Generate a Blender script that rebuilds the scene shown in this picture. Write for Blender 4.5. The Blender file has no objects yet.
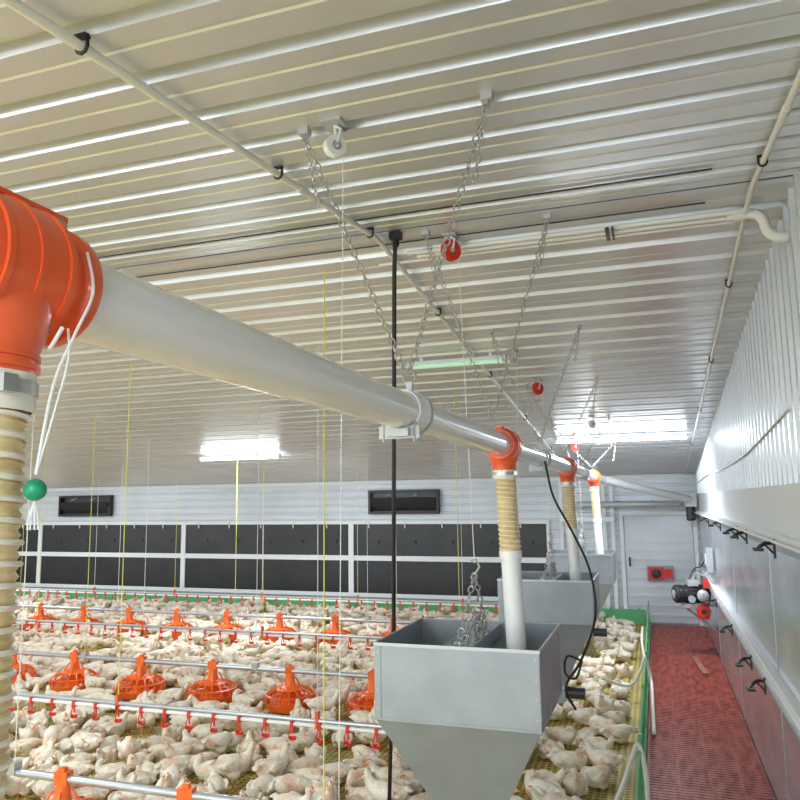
import bpy, bmesh, math, random
from mathutils import Vector, Matrix, noise, Quaternion
random.seed(7)
scn = bpy.context.scene
scn.view_settings.view_transform = 'Standard'
scn.view_settings.exposure = 0.45
COL = scn.collection

# ------------------------------------------------------------ constants (metres)
H = 2.0            # camera height
WX = 0.675         # end wall
FY = 12.94         # far side wall
RY = 3.46          # ridge
RZ = 3.384
SL = 0.105
NY = -5.0
LX = -28.0
PX, PZ = -0.73, 2.28   # auger pipe axis
def cz(y):
    return RZ - SL*abs(y-RY)

# ------------------------------------------------------------ materials
def mat(name, col, rough=0.5, metal=0.0, var=None, vscale=5.0, bump=0.0, bscale=60.0, emit=None, es=0, coat=0, stretch=None):
    m = bpy.data.materials.new(name); m.use_nodes = True
    nt = m.node_tree; b = nt.nodes["Principled BSDF"]
    b.inputs["Base Color"].default_value = (*col, 1)
    b.inputs["Roughness"].default_value = rough
    b.inputs["Metallic"].default_value = metal
    if coat:
        b.inputs["Coat Weight"].default_value = coat; b.inputs["Coat Roughness"].default_value = .12
    if emit:
        b.inputs["Emission Color"].default_value = (*emit, 1)
        b.inputs["Emission Strength"].default_value = es
    tc = nt.nodes.new("ShaderNodeTexCoord")
    src = tc.outputs["Object"]
    if stretch:
        mp = nt.nodes.new("ShaderNodeMapping"); mp.inputs["Scale"].default_value = stretch
        nt.links.new(src, mp.inputs[0]); src = mp.outputs[0]
    if var:
        n = nt.nodes.new("ShaderNodeTexNoise"); n.inputs["Scale"].default_value = vscale; n.inputs["Detail"].default_value = 5
        r = nt.nodes.new("ShaderNodeValToRGB")
        r.color_ramp.elements[0].position = 0.38; r.color_ramp.elements[1].position = 0.66
        r.color_ramp.elements[0].color = (*var, 1); r.color_ramp.elements[1].color = (*col, 1)
        nt.links.new(src, n.inputs["Vector"]); nt.links.new(n.outputs["Fac"], r.inputs[0]); nt.links.new(r.outputs[0], b.inputs["Base Color"])
    if bump:
        n2 = nt.nodes.new("ShaderNodeTexNoise"); n2.inputs["Scale"].default_value = bscale
        bp = nt.nodes.new("ShaderNodeBump"); bp.inputs["Strength"].default_value = bump; bp.inputs["Distance"].default_value = 0.01
        nt.links.new(src, n2.inputs["Vector"]); nt.links.new(n2.outputs["Fac"], bp.inputs["Height"]); nt.links.new(bp.outputs[0], b.inputs["Normal"])
    return m

M_ceil = mat("ceiling_sheet", (.74,.765,.80), .30, .42, var=(.69,.715,.75), vscale=1.2, bump=.15, bscale=1.5)
M_wallv = mat("ribbed_wall_sheet", (.80,.85,.90), .30, .3, var=(.72,.77,.83), vscale=1.5)
M_alu = mat("foil_panel", (.76,.79,.83), .22, .7, var=(.52,.55,.59), vscale=3, stretch=(1,.6,1.5), bump=.6, bscale=5)
M_farw = mat("far_wall_sheet", (.68,.73,.78), .4, .15, var=(.60,.65,.70), vscale=1.5)
M_white = mat("white_trim", (.82,.86,.89), .4, 0)
M_black = mat("black_panel", (.010,.012,.015), .35, 0, var=(.02,.022,.026), vscale=2)
M_blackp = mat("black_plastic", (.012,.012,.013), .45)
M_pvc = mat("pvc_white", (.90,.92,.93), .22, 0, var=(.86,.87,.86), vscale=4, stretch=(4,.6,4), coat=.5)
M_conduit = mat("conduit_white", (.86,.86,.83), .35)
M_orange = mat("orange_plastic", (.90,.135,.03), .30, 0, var=(.84,.11,.025), vscale=6, coat=.3)
M_pan = mat("pan_orange", (.93,.16,.02), .35)
M_red = mat("red_plastic", (.80,.04,.025), .35)
M_hose = mat("flex_hose_feed", (.86,.70,.40), .35, 0, var=(.72,.54,.26), vscale=30)
M_hosew = mat("flex_hose_rib", (.88,.84,.72), .3)
M_galv = mat("galvanised_sheet", (.36,.40,.45), .38, .4, var=(.32,.355,.40), vscale=6, bump=.05, bscale=20)
M_galvl = mat("galvanised_light", (.50,.53,.57), .35, .6)
M_steel = mat("chain_steel", (.52,.52,.51), .35, .8)
M_gray = mat("grey_casting", (.52,.54,.56), .45, .2)
M_green = mat("green_plastic", (.12,.46,.20), .45)
M_greenb = mat("green_ball", (.01,.30,.14), .3)
M_yel = mat("yellow_cord", (.85,.82,.14), .6)
M_cord = mat("white_cord", (.82,.82,.80), .7)
M_redfl = mat("red_slats", (.25,.027,.018), .45, 0, var=(.45,.10,.07), vscale=9, stretch=(2,.5,1))
M_redbase = mat("red_base", (.08,.009,.007), .6, 0, var=(.16,.028,.02), vscale=8)
M_wood = mat("old_wood", (.42,.18,.12), .7, 0, var=(.28,.10,.07), vscale=12)
M_dark = mat("dark_steel", (.05,.05,.055), .4, .4)
M_lamp = mat("lamp_diffuser", (.95,.98,1), .4, 0, emit=(.86,.95,1), es=40)
M_lampg = mat("lamp_dim", (.7,.98,.78), .4, 0, emit=(.55,1,.66), es=.15)
M_clear = mat("clear_hose", (.78,.77,.70), .3)
M_beak = mat("beak_yellow", (.85,.50,.14), .5)
M_comb = mat("comb_pink", (.80,.16,.12), .5)
M_eye = mat("eye_black", (.01,.01,.01), .2)

# chicken feathers
M_feat = bpy.data.materials.new("chick_feathers"); M_feat.use_nodes = True
nt = M_feat.node_tree; b = nt.nodes["Principled BSDF"]; b.inputs["Roughness"].default_value = .8
tc = nt.nodes.new("ShaderNodeTexCoord"); oi = nt.nodes.new("ShaderNodeObjectInfo")
ad = nt.nodes.new("ShaderNodeVectorMath"); ad.operation = 'ADD'
mu = nt.nodes.new("ShaderNodeMath"); mu.operation = 'MULTIPLY'; mu.inputs[1].default_value = 40
nt.links.new(oi.outputs["Random"], mu.inputs[0]); nt.links.new(tc.outputs["Object"], ad.inputs[0]); nt.links.new(mu.outputs[0], ad.inputs[1])
n = nt.nodes.new("ShaderNodeTexNoise"); n.inputs["Scale"].default_value = 12; n.inputs["Detail"].default_value = 3
nt.links.new(ad.outputs[0], n.inputs["Vector"])
r = nt.nodes.new("ShaderNodeValToRGB"); e = r.color_ramp.elements
e[0].position = .31; e[0].color = (.74,.45,.34,1); e[1].position = .45; e[1].color = (.84,.72,.57,1)
e2 = r.color_ramp.elements.new(.58); e2.color = (.89,.84,.73,1)
nt.links.new(n.outputs["Fac"], r.inputs[0]); nt.links.new(r.outputs[0], b.inputs["Base Color"])
n2 = nt.nodes.new("ShaderNodeTexNoise"); n2.inputs["Scale"].default_value = 90; nt.links.new(ad.outputs[0], n2.inputs["Vector"])
bp = nt.nodes.new("ShaderNodeBump"); bp.inputs["Strength"].default_value = .7; bp.inputs["Distance"].default_value = .012
nt.links.new(n2.outputs["Fac"], bp.inputs["Height"]); nt.links.new(bp.outputs[0], b.inputs["Normal"])

# yellow net floor
M_floor = bpy.data.materials.new("yellow_net_floor"); M_floor.use_nodes = True
nt = M_floor.node_tree; b = nt.nodes["Principled BSDF"]; b.inputs["Roughness"].default_value = .6
tc = nt.nodes.new("ShaderNodeTexCoord")
ws = []
for d in ('X','Y'):
    w = nt.nodes.new("ShaderNodeTexWave"); w.wave_type='BANDS'; w.bands_direction = d
    w.inputs["Scale"].default_value = 6.5; w.inputs["Distortion"].default_value = .6; w.inputs["Detail"].default_value = 0
    nt.links.new(tc.outputs["Object"], w.inputs["Vector"]); ws.append(w)
mx = nt.nodes.new("ShaderNodeMath"); mx.operation = 'MAXIMUM'
nt.links.new(ws[0].outputs["Fac"], mx.inputs[0]); nt.links.new(ws[1].outputs["Fac"], mx.inputs[1])
r = nt.nodes.new("ShaderNodeValToRGB"); e = r.color_ramp.elements
e[0].position = .42; e[0].color = (.25,.185,.05,1); e[1].position = .78; e[1].color = (.66,.55,.18,1)
nt.links.new(mx.outputs[0], r.inputs[0])
n = nt.nodes.new("ShaderNodeTexNoise"); n.inputs["Scale"].default_value = 3; n.inputs["Detail"].default_value = 6
nt.links.new(tc.outputs["Object"], n.inputs["Vector"])
r2 = nt.nodes.new("ShaderNodeValToRGB"); r2.color_ramp.elements[0].position=.35; r2.color_ramp.elements[0].color=(.76,.69,.52,1); r2.color_ramp.elements[1].position=.65; r2.color_ramp.elements[1].color=(1,1,.95,1)
nt.links.new(n.outputs["Fac"], r2.inputs[0])
mm = nt.nodes.new("ShaderNodeMix"); mm.data_type='RGBA'; mm.blend_type='MULTIPLY'; mm.inputs[0].default_value = 1
nt.links.new(r.outputs[0], mm.inputs[6]); nt.links.new(r2.outputs[0], mm.inputs[7]); nt.links.new(mm.outputs[2], b.inputs["Base Color"])
bp = nt.nodes.new("ShaderNodeBump"); bp.inputs["Strength"].default_value = .6; bp.inputs["Distance"].default_value = .01
nt.links.new(mx.outputs[0], bp.inputs["Height"]); nt.links.new(bp.outputs[0], b.inputs["Normal"])

# ------------------------------------------------------------ mesh builder
class MB:
    def __init__(s): s.v=[]; s.f=[]; s.m=[]; s.mats=[]
    def mi(s, m):
        if m not in s.mats: s.mats.append(m)
        return s.mats.index(m)
    def add(s, vs, fs, m):
        o=len(s.v); k=s.mi(m)
        s.v += [tuple(x) for x in vs]
        for f in fs: s.f.append(tuple(i+o for i in f)); s.m.append(k)
    def box(s, lo, hi, m):
        x0,y0,z0=lo; x1,y1,z1=hi
        s.add([(x0,y0,z0),(x1,y0,z0),(x1,y1,z0),(x0,y1,z0),(x0,y0,z1),(x1,y0,z1),(x1,y1,z1),(x0,y1,z1)],
              [(0,3,2,1),(4,5,6,7),(0,1,5,4),(1,2,6,5),(2,3,7,6),(3,0,4,7)], m)
    def tube(s, pts, rad, m, seg=12, cap=True, closed=False):
        pts=[Vector(p) for p in pts]; n=len(pts)
        if not hasattr(rad,'__len__'): rad=[rad]*n
        tang=[]
        for i in range(n):
            if closed: t=pts[(i+1)%n]-pts[i-1]
            else: t=pts[min(i+1,n-1)]-pts[max(i-1,0)]
            tang.append(t.normalized())
        ref=Vector((0,0,1)) if abs(tang[0].z)<.9 else Vector((1,0,0))
        u=tang[0].cross(ref).normalized(); vs=[]
        for i in range(n):
            u=(u-tang[i]*u.dot(tang[i])).normalized(); w=tang[i].cross(u)
            for k in range(seg):
                a=2*math.pi*k/seg
                vs.append(pts[i]+(u*math.cos(a)+w*math.sin(a))*rad[i])
        fs=[]
        for i in range(n if closed else n-1):
            j=(i+1)%n
            for k in range(seg):
                l=(k+1)%seg
                fs.append((i*seg+k,i*seg+l,j*seg+l,j*seg+k))
        if cap and not closed:
            fs.append(tuple(range(seg))[::-1]); fs.append(tuple((n-1)*seg+k for k in range(seg)))
        s.add(vs,fs,m)
    def lathe(s, prof, o, axis, m, seg=24, cap=False):
        o=Vector(o); ax=Vector(axis).normalized()
        q=Vector((0,0,1)).rotation_difference(ax); vs=[]
        for (r,h) in prof:
            for k in range(seg):
                a=2*math.pi*k/seg
                vs.append(o+q@Vector((r*math.cos(a),r*math.sin(a),h)))
        fs=[]
        for i in range(len(prof)-1):
            for k in range(seg):
                l=(k+1)%seg; fs.append((i*seg+k,i*seg+l,(i+1)*seg+l,(i+1)*seg+k))
        if cap:
            fs.append(tuple(range(seg))[::-1]); fs.append(tuple((len(prof)-1)*seg+k for k in range(seg)))
        s.add(vs,fs,m)
    def ell(s, c, r, m, rot=None, seg=12, ring=8):
        c=Vector(c); vs=[]; R=rot or Matrix.Identity(3)
        for i in range(1,ring):
            p=math.pi*i/ring
            for k in range(seg):
                a=2*math.pi*k/seg
                vs.append(c+R@Vector((r[0]*math.sin(p)*math.cos(a),r[1]*math.sin(p)*math.sin(a),r[2]*math.cos(p))))
        vs.append(c+R@Vector((0,0,r[2]))); vs.append(c+R@Vector((0,0,-r[2])))
        T=len(vs)-2; B=T+1; fs=[]
        for i in range(ring-2):
            for k in range(seg):
                l=(k+1)%seg; fs.append((i*seg+k,(i+1)*seg+k,(i+1)*seg+l,i*seg+l))
        for k in range(seg):
            l=(k+1)%seg; fs.append((T,k,l)); fs.append((B,(ring-2)*seg+l,(ring-2)*seg+k))
        s.add(vs,fs,m)
    def chain(s, p0, p1, m, L=.04, w=.011, r=.0032, sag=0.0):
        p0=Vector(p0); p1=Vector(p1); d=p1-p0; n=max(2,int(d.length/(L*.78)))
        t=d.normalized(); ref=Vector((0,1,0)) if abs(t.y)<.9 else Vector((1,0,0))
        u=t.cross(ref).normalized(); w2=t.cross(u)
        for i in range(n):
            f=(i+.5)/n
            c=p0.lerp(p1,f)+Vector((0,0,-sag*4*f*(1-f)))
            a=u if i%2==0 else w2
            pts=[]
            for k in range(10):
                an=2*math.pi*k/10
                pts.append(c+t*(L/2-r)*math.cos(an)+a*w*math.sin(an))
            s.tube(pts, r, m, seg=5, closed=True)
    def obj(s, name, parent=None, smooth=True, angle=35, loc=None):
        me=bpy.data.meshes.new(name); me.from_pydata(s.v,[],s.f)
        for m in s.mats: me.materials.append(m)
        me.polygons.foreach_set("material_index", s.m)
        bm=bmesh.new(); bm.from_mesh(me); bmesh.ops.recalc_face_normals(bm, faces=bm.faces); bm.to_mesh(me); bm.free()
        if smooth:
            me.polygons.foreach_set("use_smooth",[True]*len(me.polygons))
            try: me.set_sharp_from_angle(angle=math.radians(angle))
            except Exception: pass
        o=bpy.data.objects.new(name, me); COL.objects.link(o)
        if parent: o.parent=parent
        if loc: o.location=loc
        return o
def empty(name, loc=(0,0,0)):
    o=bpy.data.objects.new(name,None); o.location=loc; o.empty_display_size=.1; COL.objects.link(o); return o
def bez(pts, n=10):
    pts=[Vector(p) for p in pts]; out=[]
    P=[pts[0]]+pts+[pts[-1]]
    for i in range(1,len(P)-2):
        for k in range(n):
            t=k/n; a,b_,c,d=P[i-1],P[i],P[i+1],P[i+2]
            out.append(.5*((2*b_)+(c-a)*t+(2*a-5*b_+4*c-d)*t*t+(3*b_-a-3*c+d)*t**3))
    out.append(pts[-1]); return out

# ------------------------------------------------------------ room shell
# ceiling: trapezoid ribs run along the length of the house
def ribs(y0,y1,pitch=.27):
    out=[]; y=y0; sgn=1 if y1>y0 else -1
    while (y1-y)*sgn>pitch:
        for dy,dz in ((0,0),(.078,0),(.083,.006),(.096,.006),(.101,0),(.175,0),(.188,.034),(.232,.034),(.245,0)):
            out.append((y+dy*sgn,dz))
        y+=pitch*sgn
    out.append((y1,0)); return out
far=[(y,cz(y)+dz) for y,dz in ribs(RY+.03,FY)]
near=[(y,cz(y)+dz) for y,dz in ribs(RY-.03,NY)]
mb=MB()
for line in (far,near):
    vs=[];fs=[]
    for y,z in line: vs+= [(LX,y,z),(WX,y,z)]
    for i in range(len(line)-1): fs.append((2*i,2*i+1,2*i+3,2*i+2))
    mb.add(vs,fs,M_ceil)
mb.box((LX,RY-.1,RZ+.04),(WX,RY+.1,RZ+.06),M_ceil)
ceil=mb.obj("ceiling",smooth=False)

# ridge joint strip
mb=MB(); mb.box((LX,RY-.024,RZ-.003),(WX-.01,RY-.014,RZ+.012),M_dark); mb.box((LX,RY-.012,RZ-.006),(WX-.01,RY+.035,RZ+.006),M_ceil)
mb.obj("trim_1",smooth=False)

# floor
mb=MB(); mb.box((LX,NY,-.06),(-.19,FY,0),M_floor); mb.box((-.19,NY,-.12),(WX,FY,-.05),M_redbase)
mb.obj("floor",smooth=False)
# slatted walkway
mb=MB(); y=.2
while y<FY-.12:
    mb.box((-.17,y,-.045),(WX-.025,y+.03,0),M_redfl); y+=.05
for x in (-.17,.04,.25,.46,WX-.046): mb.box((x,.2,-.05),(x+.02,FY-.1,-.003 if x not in(-.17,) else .012),M_redfl)
mb.obj("slatted_walkway",smooth=False)

# right (end) wall
mb=MB(); vs=[];fs=[];line=[];y=NY
while y<FY:
    for dy,dx in ((0,0),(.080,0),(.088,-.028),(.130,-.028),(.138,0)): line.append((min(y+dy,FY),dx))
    y+=.16
for yy,dx in line: vs+=[(WX+dx,yy,2.05),(WX+dx,yy,cz(yy)+.03)]
for i in range(len(line)-1): fs.append((2*i,2*i+1,2*i+3,2*i+2))
mb.add(vs,fs,M_wallv)
mb.box((WX,NY,-.1),(WX+.08,FY,RZ+.05),M_wallv)
mb.box((WX-.02,NY,.0),(WX,FY,2.05),M_alu)
mb.obj("wall_right",smooth=False)
mb=MB()
mb.box((WX-.035,NY,1.80),(WX-.021,FY-.02,2.06),M_white)
mb.box((WX-.085,NY,1.755),(WX-.021,FY-.02,1.80),M_white)
mb.box((WX-.05,NY,1.70),(WX-.036,FY-.02,1.755),M_galvl)
mb.tube([(WX-.1,1,1.765),(WX-.1,FY-.05,1.765)],.010,M_cord,8)
mb.obj("trim_2",smooth=False)
mb=MB()
mb.box((WX-.07,NY,.86),(WX-.021,FY-.02,.93),M_white)
mb.box((WX-.09,NY,.84),(WX-.021,FY-.02,.862),M_galvl)
mb.tube([(WX-.085,1,.95),(WX-.085,FY-.05,.95)],.012,M_cord,8)
mb.obj("trim_3",smooth=False)
mb=MB()
for k in range(6):
    yy=.3+2.44*k+.01
    mb.box((WX-.024,yy,.93),(WX-.0205,yy+.018,1.70),M_galvl)
    mb.box((WX-.024,yy,0),(WX-.0205,yy+.018,.84),M_galvl)
mb.obj("trim_4",smooth=False)
# sagging cable across the ribbed wall
mb=MB(); mb.tube(bez([(WX-.035,4.0,2.42),(WX-.035,6,2.30),(WX-.035,8,2.27),(WX-.035,10,2.28),(WX-.035,12.5,2.22)],6),.006,M_cord,6)
mb.obj("wall_cable")
def bracket(y,z):
    mb=MB()
    mb.box((-.010,-.015,-.07),(0,.015,.03),M_blackp)
    mb.tube([(0,0,.01),(-.05,0,.008),(-.08,-.03,-.008),(-.10,-.12,-.012)],[.009,.010,.011,.009],M_blackp,8)
    mb.tube([(-.05,-.0,.0),(-.005,0,-.05)],.006,M_blackp,6)
    mb.box((-.118,-.16,-.024),(-.075,-.07,-.010),M_blackp)
    mb.obj("rail_bracket",loc=(WX-.085,y,z))
for yy in (4.42,5.7,6.3,7.9,9.6,11.4): bracket(yy,1.745)
for yy in (5.3,6.0,7.4,9.2): bracket(yy,.845)

# left wall
mb=MB(); mb.box((LX-.1,NY,-.1),(LX,FY,RZ+.05),M_farw)
for k in range(18): mb.box((LX,NY,.1+k*.14),(LX+.012,FY,.1+k*.14+.05),M_farw)
mb.obj("wall_left",smooth=False)

# far wall with horizontal ribs
WT=cz(FY)
mb=MB(); mb.box((LX,FY+.03,-.1),(WX,FY+.12,WT+.05),M_farw)
vs=[];fs=[];line=[];z=0.0
while z<WT:
    for dz,dy in ((0,0),(.09,0),(.10,-.018),(.128,-.018),(.138,0)): line.append((min(z+dz,WT+.02),dy))
    z+=.14
for zz,dy in line: vs+=[(LX,FY+dy,zz),(WX,FY+dy,zz)]
for i in range(len(line)-1): fs.append((2*i,2*i+1,2*i+3,2*i+2))
mb.add(vs,fs,M_farw)
mb.obj("wall_far",smooth=False)
mb=MB(); mb.box((LX,FY-.06,WT-.07),(WX-.03,FY-.02,WT-.005),M_white)
mb.obj("trim_5",smooth=False)

# black window panels
posts=[-1.73-3.65*k for k in range(7)]
wi=1
for k in range(6):
    x1=posts[k]; x0=posts[k+1]
    mb=MB()
    yb=FY-.03
    mb.box((x0+.04,yb-.02,.34),(x1-.04,yb,.93),M_black)
    mb.box((x0+.04,yb-.02,1.02),(x1-.04,yb,1.60),M_black)
    mb.box((x0,yb-.04,.28),(x1,yb,.35),M_white)
    mb.box((x0,yb-.04,.93),(x1,yb,1.02),M_white)
    mb.box((x0,yb-.04,1.59),(x1,yb,1.65),M_white)
    mb.box((x0-.0,yb-.045,.28),(x0+.05,yb,1.65),M_white)
    mb.box((x1-.05,yb-.045,.28),(x1-.0,yb,1.65),M_white)
    for j in range(5):
        xx=x0+.35+j*.7
        mb.tube([(xx,yb-.045,1.63),(xx+.02,yb-.06,1.52)],.012,M_cord,6)
        mb.tube([(xx+.2,yb-.03,1.3),(xx+.21,yb-.03,1.24)],.012,M_blackp,6)
    mb.obj("window_%d"%wi,smooth=False); wi+=1
mb=MB(); mb.box((LX,FY-.12,0.0),(-.25,FY-.09,.22),M_green)
for k in range(60): mb.box((-.35-k*.45,FY-.135,0),(-.32-k*.45,FY-.12,.25),M_green)
mb.obj("green_kickboard",smooth=False)

# air inlets
def inlet(xc,zc=1.99,w=1.35,h=.44):
    e=empty("air_inlet",(xc,FY-.02,zc)); mb=MB()
    t=.045
    for lo,hi in (((-w/2,-.10,-h/2),(w/2,0,-h/2+t)),((-w/2,-.10,h/2-t),(w/2,0,h/2)),((-w/2,-.10,-h/2+t),(-w/2+t,0,h/2-t)),((w/2-t,-.10,-h/2+t),(w/2,0,h/2-t))):
        mb.box(lo,hi,M_blackp)
    mb.box((-w/2+t,-.01,-h/2+t),(w/2-t,0,h/2-t),M_black)
    mb.obj("frame",e,smooth=False)
    mb=MB()
    vs=[(-w/2+t+.01,-.02,-h/2+t+.02),(w/2-t-.01,-.02,-h/2+t+.02),(w/2-t-.01,-.17,h/2-.14),(-w/2+t+.01,-.17,h/2-.14)]
    vs+= [(x,y+.012,z-.005) for x,y,z in vs]
    mb.add(vs,[(0,1,2,3),(7,6,5,4),(0,4,5,1),(1,5,6,2),(2,6,7,3),(3,7,4,0)],M_dark)
    mb.tube([(-.25,-.19,h/2-.10),(-.25,-.03,h/2-.05)],.01,M_white,6)
    mb.tube([(.25,-.19,h/2-.10),(.25,-.03,h/2-.05)],.01,M_white,6)
    mb.obj("flap",e,smooth=False)
for x in (-4.34,-11.5,-18.7): inlet(x)
# rolled baffle above the door
mb=MB(); mb.tube([(-1.25,FY-.15,1.90),(.38,FY-.15,1.90)],.05,M_gray,14)
for x in (-1.2,-.6,-.05,.34): mb.box((x,FY-.16,1.845),(x+.03,FY-.02,1.96),M_dark)
mb.obj("rolled_curtain")

# door at the end of the walkway
mb=MB(); D0,D1,DH=-.52,.55,1.72
mb.box((D0-.06,FY-.075,0),(D0,FY-.019,DH+.06),M_white); mb.box((D1,FY-.075,0),(D1+.06,FY-.019,DH+.06),M_white); mb.box((D0,FY-.075,DH),(D1,FY-.019,DH+.06),M_white)
mb.box((D0+.01,FY-.05,0.02),(D1-.01,FY-.02,DH-.01),M_farw)
for k in range(11): mb.box((D0+.02,FY-.068,.12+k*.145),(D1-.02,FY-.05,.16+k*.145),M_farw)
mb.box((D0+.06,FY-.11,.9),(D0+.09,FY-.065,1.05),M_dark)
mb.obj("door_1",smooth=False)
mb=MB()
for x in (-.72,-.85,-1.55):
    mb.box((x,FY-.09,.22),(x+.06,FY-.03,WT-.07),M_white)
mb.box((-1.55,FY-.1,1.62),(-.66,FY-.09,1.70),M_galvl)
mb.obj("wall_posts",smooth=False)

# ------------------------------------------------------------ ceiling conduits
def conduit(x,ys,clips,r=.0135,name="ceiling_conduit"):
    mb=MB()
    pts=[(x,y,cz(y)-.03) for y in ys]
    mb.tube(pts,r,M_conduit,12)
    for y in clips:
        z=cz(y)-.03
        mb.tube([(x-r*1.2,y,z+.032),(x-r*1.3,y,z),(x-r*.8,y,z-r*1.0),(x,y,z-r*1.3),(x+r*.8,y,z-r*1.0),(x+r*1.3,y,z),(x+r*1.2,y,z+.032)],.005,M_blackp,6)
        mb.box((x-.018,y-.010,z+.024),(x+.018,y+.010,z+.032),M_blackp)
    mb.tube([(x,4.6,cz(4.6)-.03),(x,4.68,cz(4.68)-.03)],r*1.25,M_conduit,12)
    mb.tube([(x,2.55,cz(2.55)-.03),(x,2.62,cz(2.62)-.03)],r*1.25,M_conduit,12)
    mb.obj(name)
ys=[-3,-1,0,1,2,3,RY-.05,RY+.05,4,6,8,10,FY-.15]
conduit(-1.29,ys,(1.36,2.38,3.35,4.6,6.2,8,10)); conduit(.48,ys,(3.1,4.6,6.2,8,10),.012)
# ridge pipes
mb=MB(); BY=3.68
for dy,r,x0 in ((0,.013,-1.20),(.05,.013,-1.16),(.10,.008,-1.4)):
    z=cz(BY+dy)-.025
    mb.tube([(x0,BY+dy,z),(.47,BY+dy,z)],r,M_conduit,10)
for x in (-.16,):
    mb.box((x,BY-.03,cz(BY)-.045),(x+.018,BY+.13,cz(BY)-.03),M_blackp); mb.box((x+.03,BY-.03,cz(BY)-.045),(x+.04,BY+.13,cz(BY)-.03),M_blackp)
zz=cz(BY)-.03
mb.tube(bez([(.40,BY+.03,zz),(.47,BY+.03,zz+.0),(.525,BY+.02,zz-.01),(.55,BY,zz-.05),(.565,BY-.01,zz-.11),(.60,BY-.02,zz-.145),(.645,BY-.02,zz-.15)],6),.024,M_conduit,14)
mb.tube([(.43,BY+.03,zz),(.47,BY+.03,zz)],.029,M_conduit,14)
mb.obj("ridge_conduit_bundle")
mb=MB()
for dy in (-.30,.12): mb.tube([(-16,RY+dy,cz(RY+dy)-.008),(.3,RY+dy,cz(RY+dy)-.008)],.004,M_dark,6)
mb.obj("ridge_cable")

# black downpipe
mb=MB(); mb.tube([(-1.19,RY,RZ-.03),(-1.20,RY,RZ-.2),(-1.41,3.98,1.32),(-1.555,4.25,.02)],.0115,M_blackp,10)
mb.box((-1.22,RY-.025,RZ-.045),(-1.16,RY+.025,RZ-.008),M_blackp)
mb.tube([(-1.19,RY,RZ-.08),(-1.19,RY,RZ-.04)],.018,M_blackp,10)
mb.obj("black_downpipe")

# ------------------------------------------------------------ auger pipe
DY=[.638,3.8,6.75,9.8]
PR=.058
pipe=empty("feed_auger_pipe",(PX,0,PZ))
mb=MB()
mb.tube([(0,-1.2,0),(0,10.15,0)],PR,M_pvc,32)
mb.tube(bez([(0,10.15,0),(.04,10.5,-.01),(.22,10.85,-.06),(1.32,FY-.35,-.33)],8),PR,M_pvc,20)
mb.obj("tube",pipe)
mb=MB()
for y in (2.22,5.1,8.2,10.1):
    mb.lathe([(PR+.001,-.07),(PR+.008,-.07),(PR+.008,.07),(PR+.001,.07)],(0,y,0),(0,1,0),M_pvc,28)
    for d in (.02,.045): mb.lathe([(PR+.008,-.006),(PR+.015,-.006),(PR+.015,.006),(PR+.008,.006)],(0,y+d,0),(0,1,0),M_gray,28)
    mb.box((-.035,y-.11,-.084),(.035,y+.06,-.060),M_gray)
    mb.box((-.065,y-.09,-.090),(.065,y-.082,-.05),M_gray)
    mb.tube([(-.05,y-.086,-.10),(-.05,y-.086,-.04)],.006,M_steel,6); mb.tube([(.05,y-.086,-.10),(.05,y-.086,-.04)],.006,M_steel,6)
    mb.box((-.010,y+.014,PR+.008),(.010,y+.026,PR+.045),M_gray)
    mb.tube([(0,y+.02,PR+.04)]+[(0.022*math.sin(a),y+.02,PR+.062-.022*math.cos(a)) for a in [k*.5 for k in range(1,13)]],.004,M_steel,6)
mb.obj("support_clamps",pipe)
def tee(y,idx):
    mb=MB()
    L=.108
    mb.lathe([(PR+.001,-L),(PR+.018,-L),(PR+.021,-L+.008),(PR+.021,-L+.020),(PR+.012,-L+.026),(PR+.014,-.070),(PR+.026,-.058),(PR+.028,-.03),(PR+.029,.03),(PR+.026,.058),(PR+.014,.070),(PR+.012,L-.026),(PR+.021,L-.020),(PR+.021,L-.008),(PR+.018,L),(PR+.001,L)],(0,y,0),(0,1,0),M_orange,40)
    for d in (-.045,.0,.045): mb.lathe([(PR+.014,-.005),(PR+.031,-.004),(PR+.031,.004),(PR+.014,.005)],(0,y+d,0),(0,1,0),M_orange,40)
    mb.box((-.016,y-.105,PR+.008),(.016,y+.105,PR+.034),M_orange)
    mb.box((-.022,y-.10,PR+.030),(.022,y+.10,PR+.036),M_orange)
    for d in (-.088,.088):
        mb.tube([(-.026,y+d,PR+.022),(.026,y+d,PR+.022)],.006,M_steel,8)
        mb.tube([(.016,y+d,PR+.022),(.022,y+d,PR+.022)],.010,M_steel,6)
    mb.lathe([(.080,-.02),(.076,-.06),(.064,-.095),(.060,-.105),(.059,-.16),(.05,-.16)],(0,y,0),(0,0,1),M_orange,32)
    for hh in (-.108,-.120): mb.lathe([(.059,hh-.004),(.064,hh-.003),(.064,hh+.003),(.059,hh+.004)],(0,y,0),(0,0,1),M_orange,28)
    mb.obj("outlet_tee_%d"%idx,pipe)
for i,y in enumerate(DY): tee(y,i+1)
mb=MB(); mb.box((1.16,FY-.5,-.42),(1.34,FY-.2,-.22),M_gray); mb.lathe([(.07,0),(.07,.2),(.05,.22)],(1.25,FY-.35,-.42),(0,0,-1),M_dark,16,cap=True)
mb.obj("intake_boot",pipe)

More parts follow.
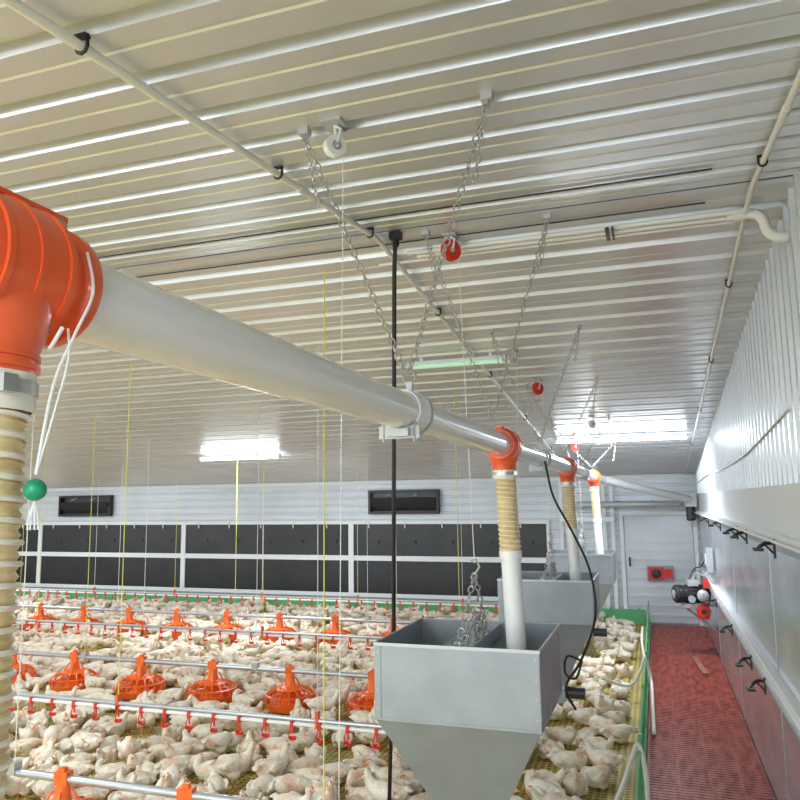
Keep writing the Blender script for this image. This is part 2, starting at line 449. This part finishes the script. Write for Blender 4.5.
# drop tubes (parts of the auger pipe assembly)
def drop(y,idx):
    e=empty("drop_tube_%d"%(idx+1),(0,y,0)); e.parent=pipe; mb=MB()
    zt=-.128; zb=-.56 if idx else -1.7
    leanx=(.035 if idx else 0.0)
    def px_(z): return leanx*(z/-1.05)
    n=int((zt-zb)/.0115)*2; pts=[];rad=[]
    for k in range(n+1):
        z=zt+(zb-zt)*k/n; pts.append((px_(z),0,z)); rad.append(.0490 if k%2 else .0530)
    mb.tube(pts,rad,M_hose,22)
    hp=[]; turns=int((zt-zb)/.0235)
    for k in range(turns*14+1):
        a=2*math.pi*k/14; z=zt+(zb-zt)*k/(turns*14); hp.append((px_(z)+.0535*math.cos(a),.0535*math.sin(a),z))
    mb.tube(hp,.0036,M_hosew,6)
    mb.obj("flexible_hose",e)
    mb=MB()
    mb.lathe([(.057,-.008),(.063,-.008),(.063,.008),(.057,.008)],(0,0,-.145),(0,0,1),M_steel,28)
    mb.lathe([(.057,-.022),(.0605,-.022),(.0605,.022),(.057,.022)],(0,0,-.150),(0,0,1),M_hosew,28)
    mb.box((.05,-.03,-.155),(.070,-.010,-.135),M_steel)
    mb.obj("hose_clamp",e)
    if idx:
        mb=MB()
        mb.tube([(px_(-.54),0,-.54),(px_(-1.08),0,-1.08)],.050,M_pvc,24)
        mb.lathe([(.051,-.02),(.058,-.02),(.058,.02),(.051,.02)],(px_(-.555),0,-.555),(0,0,1),M_pvc,24)
        mb.obj("rigid_tube",e)
for i,y in enumerate(DY): drop(y,i)

# cord with green ball at the nearest tee
mb=MB()
cx,cy=PX+.088,.655
mb.tube(bez([(PX+.072,.72,PZ+.035),(PX+.088,.715,PZ-.02),(PX+.088,.69,PZ-.075),(cx-.010,.67,PZ-.14),(cx-.014,cy,PZ-.245)],6),.0020,M_cord,6)
mb.tube(bez([(PX+.076,.69,PZ-.07),(PX+.088,.68,PZ-.11),(PX+.082,.67,PZ-.17),(cx-.014,cy,PZ-.245)],6),.0015,M_cord,6)
mb.tube([(cx-.014,cy+.01,PZ-.10),(cx-.006,cy+.02,PZ-.072)],.0026,M_cord,6)
mb.ell((cx-.014,cy,PZ-.262),(.0125,.0125,.0125),M_greenb,seg=18,ring=12)
for k in range(14):
    a=k*.7; x_=cx-.014; mb.tube([(x_,cy,PZ-.274),(x_+.006*math.cos(a),cy+.006*math.sin(a),PZ-.293),(x_+.008*math.cos(a+.4),cy+.008*math.sin(a),PZ-.306)],.0010,M_cord,4)
mb.obj("pull_cord_with_green_ball")

# ------------------------------------------------------------ hoppers
def hopper(yc):
    xc=-.92; w=.39; d=.375; zt=1.33; zm=.985; zb=.42; q=.10
    e=empty("feed_hopper",(xc,yc,0)); mb=MB(); t=.004
    def ring(hx,hy,z): return [(-hx,-hy,z),(hx,-hy,z),(hx,hy,z),(-hx,hy,z)]
    vs=ring(w,d,zt)+ring(w,d,zm)+ring(q,q,zb)+ring(w-t,d-t,zt)+ring(w-t,d-t,zm)+ring(q-t,q-t,zb)
    fs=[]
    for k in range(4):
        l=(k+1)%4
        fs+=[(k,l,4+l,4+k),(4+k,4+l,8+l,8+k),(12+l,12+k,16+k,16+l),(16+l,16+k,20+k,20+l),(k,12+k,12+l,l),(8+l,20+l,20+k,8+k)]
    mb.add(vs,fs,M_galv)
    mb.obj("bin",e,smooth=False)
    mb=MB()
    for lo,hi in (((-w-.006,-d-.006,zt-.012),(w+.006,-d,zt+.003)),((-w-.006,d,zt-.012),(w+.006,d+.006,zt+.003)),((-w-.006,-d,zt-.012),(-w,d,zt+.003)),((w,-d,zt-.012),(w+.006,d,zt+.003))):
        mb.box(lo,hi,M_galvl)
    for sx in (-1,1):
        for sy in (-1,1):
            mb.box((min(sx*w,sx*(w+.003)),min(sy*d,sy*(d-.03)),zm),(max(sx*w,sx*(w+.003)),max(sy*d,sy*(d-.03)),zt-.012),M_galv)
            mb.box((min(sx*w,sx*(w-.03)),min(sy*d,sy*(d+.003)),zm),(max(sx*w,sx*(w-.03)),max(sy*d,sy*(d+.003)),zt-.012),M_galv)
            for k in range(4):
                mb.tube([(sx*(w-.015),sy*(d),zm+.05+k*.085),(sx*(w-.015),sy*(d+.006),zm+.05+k*.085)],.005,M_steel,6)
                mb.tube([(sx*(w),sy*(d-.015),zm+.05+k*.085),(sx*(w+.006),sy*(d-.015),zm+.05+k*.085)],.005,M_steel,6)
    for lo,hi in (((-w-.004,-d-.004,zm-.006),(w+.004,-d,zm+.006)),((-w-.004,d,zm-.006),(w+.004,d+.004,zm+.006)),((-w-.004,-d,zm-.006),(-w,d,zm+.006)),((w,-d,zm-.006),(w+.004,d,zm+.006))):
        mb.box(lo,hi,M_galv)
    mb.box((-.07,-d+.004,zt-.05),(.07,d-.004,zt-.045),M_galvl)
    mb.box((-.072,-d+.004,zt-.07),(-.068,d-.004,zt-.01),M_galvl); mb.box((.068,-d+.004,zt-.07),(.072,d-.004,zt-.01),M_galvl)
    mb.box((-.012,-.012,zt-.06),(.012,.012,zt+.02),M_galvl)
    mb.box((-q-.01,-q-.01,zb-.02),(q+.01,q+.01,zb+.01),M_galvl)
    mb.box((-q,-.07,zb-.14),(q,.07,zb-.02),M_galv)
    mb.tube([(q,0,zb-.07),(q+.16,0,zb-.07)],.05,M_dark,16)
    mb.obj("frame_and_boot",e,smooth=False)
    mb=MB()
    top=(.02,0,zt+.30)
    for p in ((-.03,-d*.55,zt-.045),(.03,d*.55,zt-.045)):
        mb.chain(top,p,M_steel,L=.045,w=.013,r=.004)
    for k in range(6):
        mb.chain((.02+.008*k,-.02*k,zt+.13),(.0+.05*math.cos(k*1.7),.06*math.sin(k*2.1),zt-.035),M_steel,L=.045,w=.013,r=.004)
    mb.tube([(.02,0,zt+.29),(.045,0,zt+.33),(.03,0,zt+.37),(0,0,zt+.36)],.006,M_steel,6)
    mb.obj("lifting_chain",e)
    return e
for y in DY[1:]: hopper(y)

# ------------------------------------------------------------ pulleys
def pulley(x,y,col,R=.055,drop_to=None,rr=.0026):
    z=cz(y); e=empty("ceiling_pulley",(x,y,z)); mb=MB()
    mb.box((-.035,-.04,-.012),(.035,.04,-.002),M_gray)
    ax=Vector((.75,-.66,0)).normalized(); tdir=Vector((.66,.75,0)).normalized()
    for s_ in (-1,1):
        mb.tube([Vector((0,0,-.01)),tdir*.012+ax*.02*s_+Vector((0,0,-.03)),ax*.021*s_+Vector((0,0,-.08)),ax*.021*s_+Vector((0,0,-.092))],.0055,M_conduit,6)
    mb.tube([tdir*.0+Vector((0,0,-.01)),tdir*.035+Vector((0,0,-.02)),tdir*.05+Vector((0,0,-.005))],.007,M_steel,6)
    mb.tube([ax*-.026+Vector((0,0,-.085)),ax*.026+Vector((0,0,-.085))],.007,M_steel,8)
    mb.obj("bracket",e)
    mb=MB()
    mb.lathe([(.012,-.014),(R,-.014),(R,-.010),(R*.8,-.004),(R*.8,.004),(R,.010),(R,.014),(.012,.014)],(0,0,-.085),ax,col,28)
    mb.lathe([(0.001,-.018),(.016,-.018),(.016,.018),(.001,.018)],(0,0,-.085),ax,M_steel,12)
    mb.obj("wheel",e)
    if drop_to:
        mb=MB(); st=tdir*R*.85+Vector((0,0,-.085)); mb.tube([st,(drop_to[0]-x,drop_to[1]-y,drop_to[2]-z)],rr,M_cord,6); mb.obj("rope",e)
for i,y in enumerate(DY[1:]): pulley(-.93,y-.22,M_red,drop_to=(-.90,y,1.68))
pulley(-.93,2.10,M_conduit,.036,drop_to=(-1.10,2.5,.35),rr=.0015); pulley(-.98,5.6,M_conduit,.045,drop_to=(-1.0,5.6,1.0)); pulley(-.6,8.2,M_conduit,.045)

# V chains holding the pipe
def vchain(y,yc=None):
    yc=y if yc is None else yc
    e=empty("pipe_suspension_chain",(PX,yc,PZ+PR+.06)); zt=cz(y)
    for sx,n in ((-1,"chain_left"),(1,"chain_right")):
        mb=MB(); p=(sx*.31,y-yc,zt-(PZ+PR+.06)-.025)
        mb.chain(p,(sx*.004,0,0),M_steel,L=.034,w=.010,r=.0030)
        q=Vector(p); mb.chain(q,(q.x-.012*sx*4,q.y+.01,q.z-.25),M_steel,L=.034,w=.009,r=.0027)
        mb.box((p[0]-.018,p[1]-.016,p[2]-.0),(p[0]+.018,p[1]+.016,p[2]+.024),M_gray)
        mb.tube([(p[0],p[1],p[2]-.014),(p[0],p[1],p[2])],.008,M_steel,8)
        mb.obj(n,e)
vchain(2.1,2.22); vchain(3.5,3.55); vchain(5.1); vchain(6.6); vchain(8.2); vchain(9.6)

# black power cable
mb=MB(); mb.tube(bez([(PX+.075,4.8,PZ-.04),(-.60,4.7,2.02),(-.49,4.6,1.82),(-.38,4.45,1.60),(-.35,4.35,1.36),(-.42,4.2,1.15),(-.50,4.12,1.02),(-.46,4.16,.90)],8),.007,M_blackp,8)
mb.tube(bez([(-.42,4.2,1.14),(-.45,4.15,1.06),(-.5,4.12,1.09),(-.49,4.15,1.17),(-.42,4.2,1.14)],6),.006,M_blackp,8)
mb.obj("power_cable")

# ------------------------------------------------------------ feed lines, pans
mb=MB(); P_=M_pan
mb.lathe([(.0,.012),(.10,.01),(.17,.006),(.205,.03),(.240,.095),(.252,.098),(.252,.086),(.215,.02),(.165,0),(.0,0)],(0,0,0),(0,0,1),P_,30)
for k in range(16):
    a=2*math.pi*k/16; c,s_=math.cos(a),math.sin(a)
    mb.tube([(.244*c,.244*s_,.095),(.232*c,.232*s_,.150),(.185*c,.185*s_,.190),(.12*c,.12*s_,.205)],.0075,P_,5)
mb.lathe([(.226,.142),(.240,.145),(.240,.155),(.226,.158)],(0,0,0),(0,0,1),P_,30)
mb.lathe([(.138,.188),(.142,.200),(.09,.218),(.056,.232),(.046,.27),(.042,.34)],(0,0,0),(0,0,1),P_,24)
mb.lathe([(.055,.02),(.12,.04),(.075,.08),(.072,.13),(.09,.19)],(0,0,0),(0,0,1),P_,24)
for k in range(4):
    a=2*math.pi*k/4+.4; c,s_=math.cos(a),math.sin(a)
    mb.tube([(.11*c,.11*s_,.205),(.055*c,.055*s_,.30)],.008,P_,5)
mb.box((-.045,-.032,.33),(.045,.032,.405),P_)
mb.box((-.018,-.018,.40),(.018,.018,.425),P_)
pan0=mb.obj("pan_master"); pan_me=pan0.data; bpy.data.objects.remove(pan0)
pans=[]
for y in DY[1:]:
    e=empty("feeder_line",(0,y,0)); mb=MB()
    mb.tube([(-1.02,0,.372),(LX+2,0,.372)],.024,M_galvl,12); mb.obj("tube",e)
    mb=MB()
    for k in range(9):
        xx=-1.75-k*2.1
        mb.tube([(xx,0,.41),(xx,0.0,cz(y)-.01)],.0034,M_cord if k%2 else M_yel,5)
        mb.box((xx-.03,-.03,.36),(xx+.03,.03,.43),M_galvl)
    mb.obj("suspension_cords",e)
    x=-2.6; k=0
    while x>-20:
        o=bpy.data.objects.new("feeder_pan_%d"%k,pan_me); COL.objects.link(o); o.parent=e
        o.location=(x,0,.01); o.rotation_euler=(0,0,random.uniform(0,.5)); pans.append((x,y)); x-=.87; k+=1

# drinker lines
for y in (5.1,8.3,11.4):
    e=empty("drinker_line",(0,y,0)); mb=MB()
    mb.tube([(-1.35,0,.40),(LX+2,0,.40)],.014,M_conduit,10)
    mb.tube([(-1.35,0,.435),(LX+2,0,.435)],.016,M_galvl,10); mb.obj("tube",e)
    mb=MB(); x=-1.5
    while x>-19:
        mb.box((x-.012,-.02,.375),(x+.012,.02,.42),M_red)
        mb.tube([(x,0,.33),(x,0,.375)],.007,M_red,6)
        mb.lathe([(.001,.0),(.026,.004),(.032,.022)],(x,0,.285),(0,0,1),M_red,10)
        mb.tube([(x-.012,.0,.375),(x-.03,0,.33),(x-.026,0,.295)],.005,M_red,5)
        x-=.22
    mb.obj("nipples_and_cups",e)
    mb=MB()
    for k in range(11):
        xx=-2.4-k*1.75-(.5 if y>6 else 0)
        mb.tube([(xx,0,.44),(xx,0,cz(y)-.01)],.0034,M_yel if k%2 else M_cord,5)
        mb.box((xx-.012,-.02,.385),(xx+.012,.02,.50),M_orange)
    mb.obj("suspension_cords",e)
    mb=MB()
    mb.lathe([(.05,-.02),(.06,0),(.05,.03)],(-1.33,0,.42),(0,0,1),M_red,16,cap=True); mb.tube([(-1.33,0,.44),(-1.33,0,.75)],.010,M_clear,8)
    mb.tube([(-1.33,0,.74),(-1.33,0,.78)],.016,M_red,8)
    mb.obj("regulator",e)

# ------------------------------------------------------------ green net fence
mb=MB()
FX=-.19
mb.tube([(FX,1.0,.36),(FX,FY-.15,.36)],.009,M_green,8)
mb.tube([(FX,1.0,.03),(FX,FY-.15,.03)],.014,M_green,8)
y=1.0
while y<FY-.2: mb.tube([(FX,y,0),(FX,y,.36)],.0018,M_green,4); y+=.06
for z in (.10,.17,.24,.30): mb.tube([(FX,1.0,z),(FX,FY-.15,z)],.0016,M_green,4)
y=1.2
while y<FY-.2: mb.box((FX-.012,y,0),(FX+.012,y+.025,.40),M_green); y+=1.45
mb.obj("green_net_fence")
mb=MB(); mb.tube(bez([(-.62,4.25,.10),(-.48,4.5,.08),(-.34,4.9,.16),(-.25,5.2,.30),(-.20,5.35,.390),(-.155,5.2,.28),(-.14,4.8,.05),(-.13,4.2,.032)],8),.016,M_clear,10)
mb.obj("water_hose")
mb=MB(); mb.tube(bez([(-.6,7.8,.25),(-.35,8.0,.15),(-.225,8.1,.30),(-.19,8.15,.39),(-.14,8.1,.2),(-.13,7.6,.03),(-.12,6.9,.032)],8),.016,M_clear,10)
mb.tube(bez([(-.19,8.15,.385),(-.23,9,.40),(-.24,10,.40)],8),.014,M_clear,10)
mb.obj("water_hose")

# ------------------------------------------------------------ motor drive at the far end
def motor(loc,col=M_dark,name="electric_gear_motor"):
    e=empty(name,loc); mb=MB()
    mb.lathe([(.001,-.20),(.05,-.20),(.10,-.18),(.105,-.15),(.105,.14),(.09,.16),(.001,.17)],(0,0,0),(-1,-.35,0),col,20)
    for k in range(12):
        a=2*math.pi*k/12; d=Vector((-1,-.35,0)).normalized(); u=Vector((0,0,1)); w=d.cross(u)
        c=(u*math.cos(a)+w*math.sin(a))*.108
        mb.tube([c-d*.13,c+d*.12],.006,col,4)
    mb.lathe([(.11,0),(.115,.02),(.115,.08),(.10,.10),(.001,.105)],(-.14,-.05,0),(-1,-.35,0),col,20)
    mb.lathe([(.001,.10),(.05,.10),(.055,.11),(.02,.125),(.001,.125)],(-.14,-.05,0),(-1,-.35,0),M_gray,16)
    mb.obj("motor_body",e)
    mb=MB(); mb.box((-.07,-.08,.10),(.06,.06,.18),M_gray); mb.box((-.14,-.1,-.14),(.14,.1,-.115),M_gray)
    mb.lathe([(.001,0),(.065,0),(.07,.02),(.07,.10),(.04,.12),(.001,.12)],(.10,-.14,.0),(0,-1,0),M_gray,18)
    mb.lathe([(.001,.12),(.02,.12),(.02,.15),(.001,.15)],(.10,-.14,.0),(0,-1,0),M_steel,10)
    mb.lathe([(.001,0),(.045,0),(.045,.05),(.001,.05)],(-.03,-.13,-.05),(0,-1,0),M_galvl,16)
    mb.obj("terminal_box_and_foot",e,smooth=False)
    mb=MB(); mb.lathe([(.001,-.05),(.08,-.05),(.085,-.03),(.085,.03),(.07,.06),(.001,.06)],(.10,-.10,-.20),(0,-1,0),M_red,18)
    mb.box((.03,-.14,-.29),(.17,-.0,-.13),M_red)
    mb.lathe([(.001,0),(.03,0),(.03,.02),(.001,.02)],(.10,-.155,-.20),(0,-1,0),M_dark,12)
    mb.box((.11,-.17,.09),(.19,-.09,.17),M_red); mb.tube([(.15,-.13,.17),(.15,-.13,.215)],.018,M_red,10)
    mb.obj("gearbox",e)
    mb=MB(); mb.box((-.15,-.11,-.165),(.24,.11,-.14),M_galvl); mb.tube([(-.12,0,-.16),(.235,0,-.45)],.014,M_galvl,8)
    mb.tube(bez([(.0,0,.17),(.05,-.05,.26),(.15,-.03,.24),(.22,0,.40)],6),.008,M_cord,6)
    mb.tube(bez([(-.05,-.05,.17),(.02,-.1,.32),(.12,-.05,.36),(.22,-.05,.60)],6),.007,M_blackp,6)
    mb.box((.16,-.35,.30),(.235,-.12,.60),M_galvl); mb.box((.15,-.30,.38),(.16,-.17,.52),M_white)
    mb.obj("wall_bracket_and_switch_box",e,smooth=False)
    return e
motor((.40,10.4,.78))
mb=MB(); mb.box((-.17,-.07,-.1),(.07,.0,.1),M_red); mb.lathe([(.07,0),(.075,.05),(.06,.07),(.001,.075)],(-.05,-.07,0),(0,-1,0),M_dark,16); mb.box((.08,-.06,-.07),(.2,0,.07),M_red); mb.box((-.19,-.02,-.12),(.22,.0,.12),M_galv)
mb.obj("red_drive_box",loc=(0.0,FY-.086,.80),smooth=False)
mb=MB(); mb.add([(x,y,z) for x,y,z in ((.40,9.3,0.003),(.46,9.3,0.003),(.32,10.2,.003),(.38,10.25,.003),(.40,9.3,.04),(.46,9.3,.04),(.32,10.2,.04),(.38,10.25,.04))],[(0,1,3,2),(4,6,7,5),(0,4,5,1),(1,5,7,3),(3,7,6,2),(2,6,4,0)],M_wood)
mb.obj("timber_offcut",smooth=False)

# ------------------------------------------------------------ lamps
def lamp(x,y,L=1.3,m=M_lamp,P=60,hang=.06):
    z=cz(y)-hang; e=empty("tube_light",(x,y,z)); mb=MB()
    mb.tube([(-L/2,0,-.012),(L/2,0,-.012)],.019,m,12); mb.obj("diffuser",e)
    mb=MB(); mb.box((-L/2-.01,-.022,.008),(L/2+.01,.022,.03),M_white); mb.box((-L/2-.03,-.022,-.033),(-L/2,.022,.03),M_white); mb.box((L/2,-.022,-.033),(L/2+.03,.022,.03),M_white)
    mb.box((-.3,-.01,.03),(-.27,.01,hang),M_white); mb.box((.27,-.01,.03),(.3,.01,hang),M_white); mb.obj("housing",e,smooth=False)
    if P:
        ld=bpy.data.lights.new("lamp_light",'AREA'); ld.shape='RECTANGLE'; ld.size=L; ld.size_y=.05; ld.energy=P; ld.color=(.86,.94,1)
        lo=bpy.data.objects.new("lamp_light",ld); COL.objects.link(lo); lo.parent=e; lo.location=(0,0,-.04)
lamp(-.36,9.26,1.5,P=50); lamp(-5.8,9.6,1.3,P=60); lamp(-11.5,9.6,1.3,P=70); lamp(-1.45,5.65,.75,M_lampg,P=0)  # third lamp is out of view, added for more light
lamp(-5.8,-.8,hang=.2); lamp(-11.5,5,P=80); lamp(-.2,-1.6,P=75,hang=.2); lamp(-6.5,3.2,P=90,hang=.2); lamp(-17,7,P=120); lamp(-3,.2,P=75,hang=.2)  # added tube lights, all out of view, to brighten ceiling and house

w=bpy.data.worlds.new("world"); scn.world=w; w.use_nodes=True
w.node_tree.nodes["Background"].inputs[0].default_value=(.85,.93,1,1); w.node_tree.nodes["Background"].inputs[1].default_value=2.4

# ------------------------------------------------------------ chickens
def chick_mesh(name, pose):
    mb=MB()
    stand=pose in('stand','peck')
    lift=.065 if stand else 0
    body=[(-.135,.105,.006),(-.12,.095,.022),(-.09,.082,.044),(-.045,.073,.062),(0,.070,.068),(.045,.075,.064),(.08,.088,.050)]
    if pose=='sit':   neck=[(.100,.110,.034),(.112,.132,.024),(.122,.150,.0215),(.135,.160,.020),(.150,.158,.009)]; 
    if pose=='rest':  neck=[(.105,.092,.034),(.125,.090,.024),(.145,.082,.021),(.160,.074,.019),(.176,.068,.008)]
    if pose=='turn':  neck=[(.098,.108,.034),(.104,.130,.025),(.100,.146,.022),(.085,.152,.020),(.068,.147,.009)]
    if pose=='stand': neck=[(.102,.112,.033),(.118,.140,.023),(.126,.165,.021),(.138,.178,.020),(.153,.176,.009)]
    if pose=='peck':  neck=[(.108,.080,.034),(.130,.058,.024),(.145,.032,.021),(.155,.012,.019),(.163,-.006,.008)]
    path=[(0 if i<9 or pose!='turn' else .012*(i-8),y,z+lift) for i,(y,z,r_) in enumerate(body+neck)]
    rad=[r_ for _,_,r_ in body+neck]
    mb.tube(path,rad,M_feat,14)
    for sx in (-1,1):
        R=Matrix.Rotation(math.radians(-14),3,'X')@Matrix.Rotation(math.radians(sx*8),3,'Z')
        mb.ell((sx*.064,-.012,.084+lift),(.018,.068,.036),M_feat,R)
        mb.ell((sx*.060,-.078,.080+lift),(.010,.036,.016),M_feat,R)
        mb.ell((sx*.045,.0,.040+lift*.8),(.031,.044,.036),M_feat)
        if stand: mb.tube([(sx*.040,.0,.04+lift*.7),(sx*.038,-.008,.05)],[.026,.012],M_feat,8)
    mb.ell((0,.055,.055+lift),(.052,.045,.045),M_feat)
    R=Matrix.Rotation(math.radians(28),3,'X')
    mb.ell((0,-.135,.108+lift),(.026,.030,.010),M_feat,R)
    o=mb.obj(name+"_tmp",smooth=False)
    md=o.modifiers.new("r",'REMESH'); md.mode='VOXEL'; md.voxel_size=.006
    sm=o.modifiers.new("s",'SMOOTH'); sm.factor=.6; sm.iterations=3
    dg=bpy.context.evaluated_depsgraph_get(); dg.update()
    me=bpy.data.meshes.new_from_object(o.evaluated_get(dg)); bpy.data.objects.remove(o)
    m2=MB(); m2.mi(M_feat)
    vs=[v.co.copy() for v in me.vertices]; fs=[tuple(p.vertices) for p in me.polygons]
    m2.add(vs,fs,M_feat)
    a=Vector(path[-2]); t=Vector(path[-1]); d=(t-a).normalized(); hp=a
    m2.tube([t-d*.006,t+d*.006,t+d*.017+Vector((0,0,-.003))],[.0085,.006,.001],M_beak,8)
    side=d.cross(Vector((0,0,1))).normalized(); up=side.cross(d).normalized()
    for s_ in (-1,1): m2.ell(hp+side*s_*.0175+up*.004+d*.004,(.0032,.0032,.0032),M_eye,seg=8,ring=6)
    m2.tube([hp-d*.008+up*.018,hp+up*.0235,hp+d*.012+up*.0165],[.002,.0045,.002],M_comb,6)
    m2.ell(t-d*.004-up*.012,(.004,.004,.006),M_comb,seg=8,ring=6)
    for sx in (-1,1):
        fx=.038*sx
        if stand:
            m2.tube([(fx,-.006,.062),(fx,-.014,.035),(fx,.0,.008)],[.0075,.0055,.005],M_beak,6)
            ty=.0
        else: ty=.055
        for an in (-.45,0,.45):
            m2.tube([(fx,ty,.008),(fx+.022*math.sin(an),ty+.02,.007),(fx+.036*math.sin(an),ty+.036,.003)],[.0045,.0035,.002],M_beak,5)
        m2.tube([(fx,ty,.008),(fx,ty-.018,.004)],[.004,.002],M_beak,5)
    oo=m2.obj(name,angle=180); me=oo.data; bpy.data.objects.remove(oo); return me
CM={p:chick_mesh("chick_"+p,p) for p in('sit','rest','turn','stand','peck')}
bag=['sit']*5+['rest']*4+['turn']*3+['stand']*2+['peck']*1
flock=empty("broiler_chicken_flock",(0,0,0))
cells={}; placed=[]
def ok(x,y,dm):
    cx,cy=int(math.floor(x/.25)),int(math.floor(y/.25))
    for i in(-1,0,1):
        for j in(-1,0,1):
            for (a,b_) in cells.get((cx+i,cy+j),()):
                if (a-x)**2+(b_-y)**2<dm*dm: return False
    return True
tries=0
while tries<30000 and len(placed)<1600:
    tries+=1
    y=random.uniform(3.5,FY-.34); x=random.uniform(-17,-.40)
    if x<-1.2*y-1.5: continue
    nv=noise.noise(Vector((x*.9,y*1.3,3.1)))*.5+.5
    nv2=noise.noise(Vector((x*2.6,y*2.9,8.1)))*.5+.5
    dens=.55*nv+.45*nv2
    th=.46
    if y<5.0: th=.43
    if 5.25<y<6.2: th=.53
    if x>-1.3: th=.55
    if dens<th and random.random()>.08: continue
    if abs(x+.92)<.33 and min(abs(y-q) for q in DY[1:])<.2 : continue
    if any((x-a)**2+(y-b_)**2<.38**2 or (abs(x-a)<.22 and 0<b_-y<.44) for a,b_ in pans): continue
    if abs(y-4.25)<.2 and abs(x+1.55)<.2: continue
    if not ok(x,y,.180): continue
    cells.setdefault((int(math.floor(x/.25)),int(math.floor(y/.25))),[]).append((x,y)); placed.append((x,y))
    o=bpy.data.objects.new("chicken_%d"%len(placed),CM[random.choice(bag)]); COL.objects.link(o); o.parent=flock
    s_=random.uniform(.95,1.15); o.scale=(s_*1.05,s_,s_*.97); o.location=(x,y,0)
    rz=random.uniform(0,6.283)
    pa,pb=min(pans,key=lambda q:(x-q[0])**2+(y-q[1])**2)
    if (x-pa)**2+(y-pb)**2<.48**2: rz=math.atan2(pb-y,pa-x)-math.pi/2+random.uniform(-.4,.4)
    o.rotation_euler=(0,0,rz)
print("chickens",len(placed))

# ------------------------------------------------------------ camera
Xb=Vector((2180,130,738)); Yb=Vector((255,-98,-738)).normalized()
Xb=(Xb-Yb*Xb.dot(Yb)).normalized(); Zb=Xb.cross(Yb).normalized()
R=Matrix((Xb,Yb,Zb))
cd=bpy.data.cameras.new("camera"); cam=bpy.data.objects.new("camera",cd); COL.objects.link(cam)
cd.sensor_fit='HORIZONTAL'; cd.sensor_width=36; cd.lens=33.21; cd.clip_start=.03; cd.clip_end=200
cam.matrix_world=Matrix.Translation((0,0,H))@R.to_4x4()
scn.camera=cam
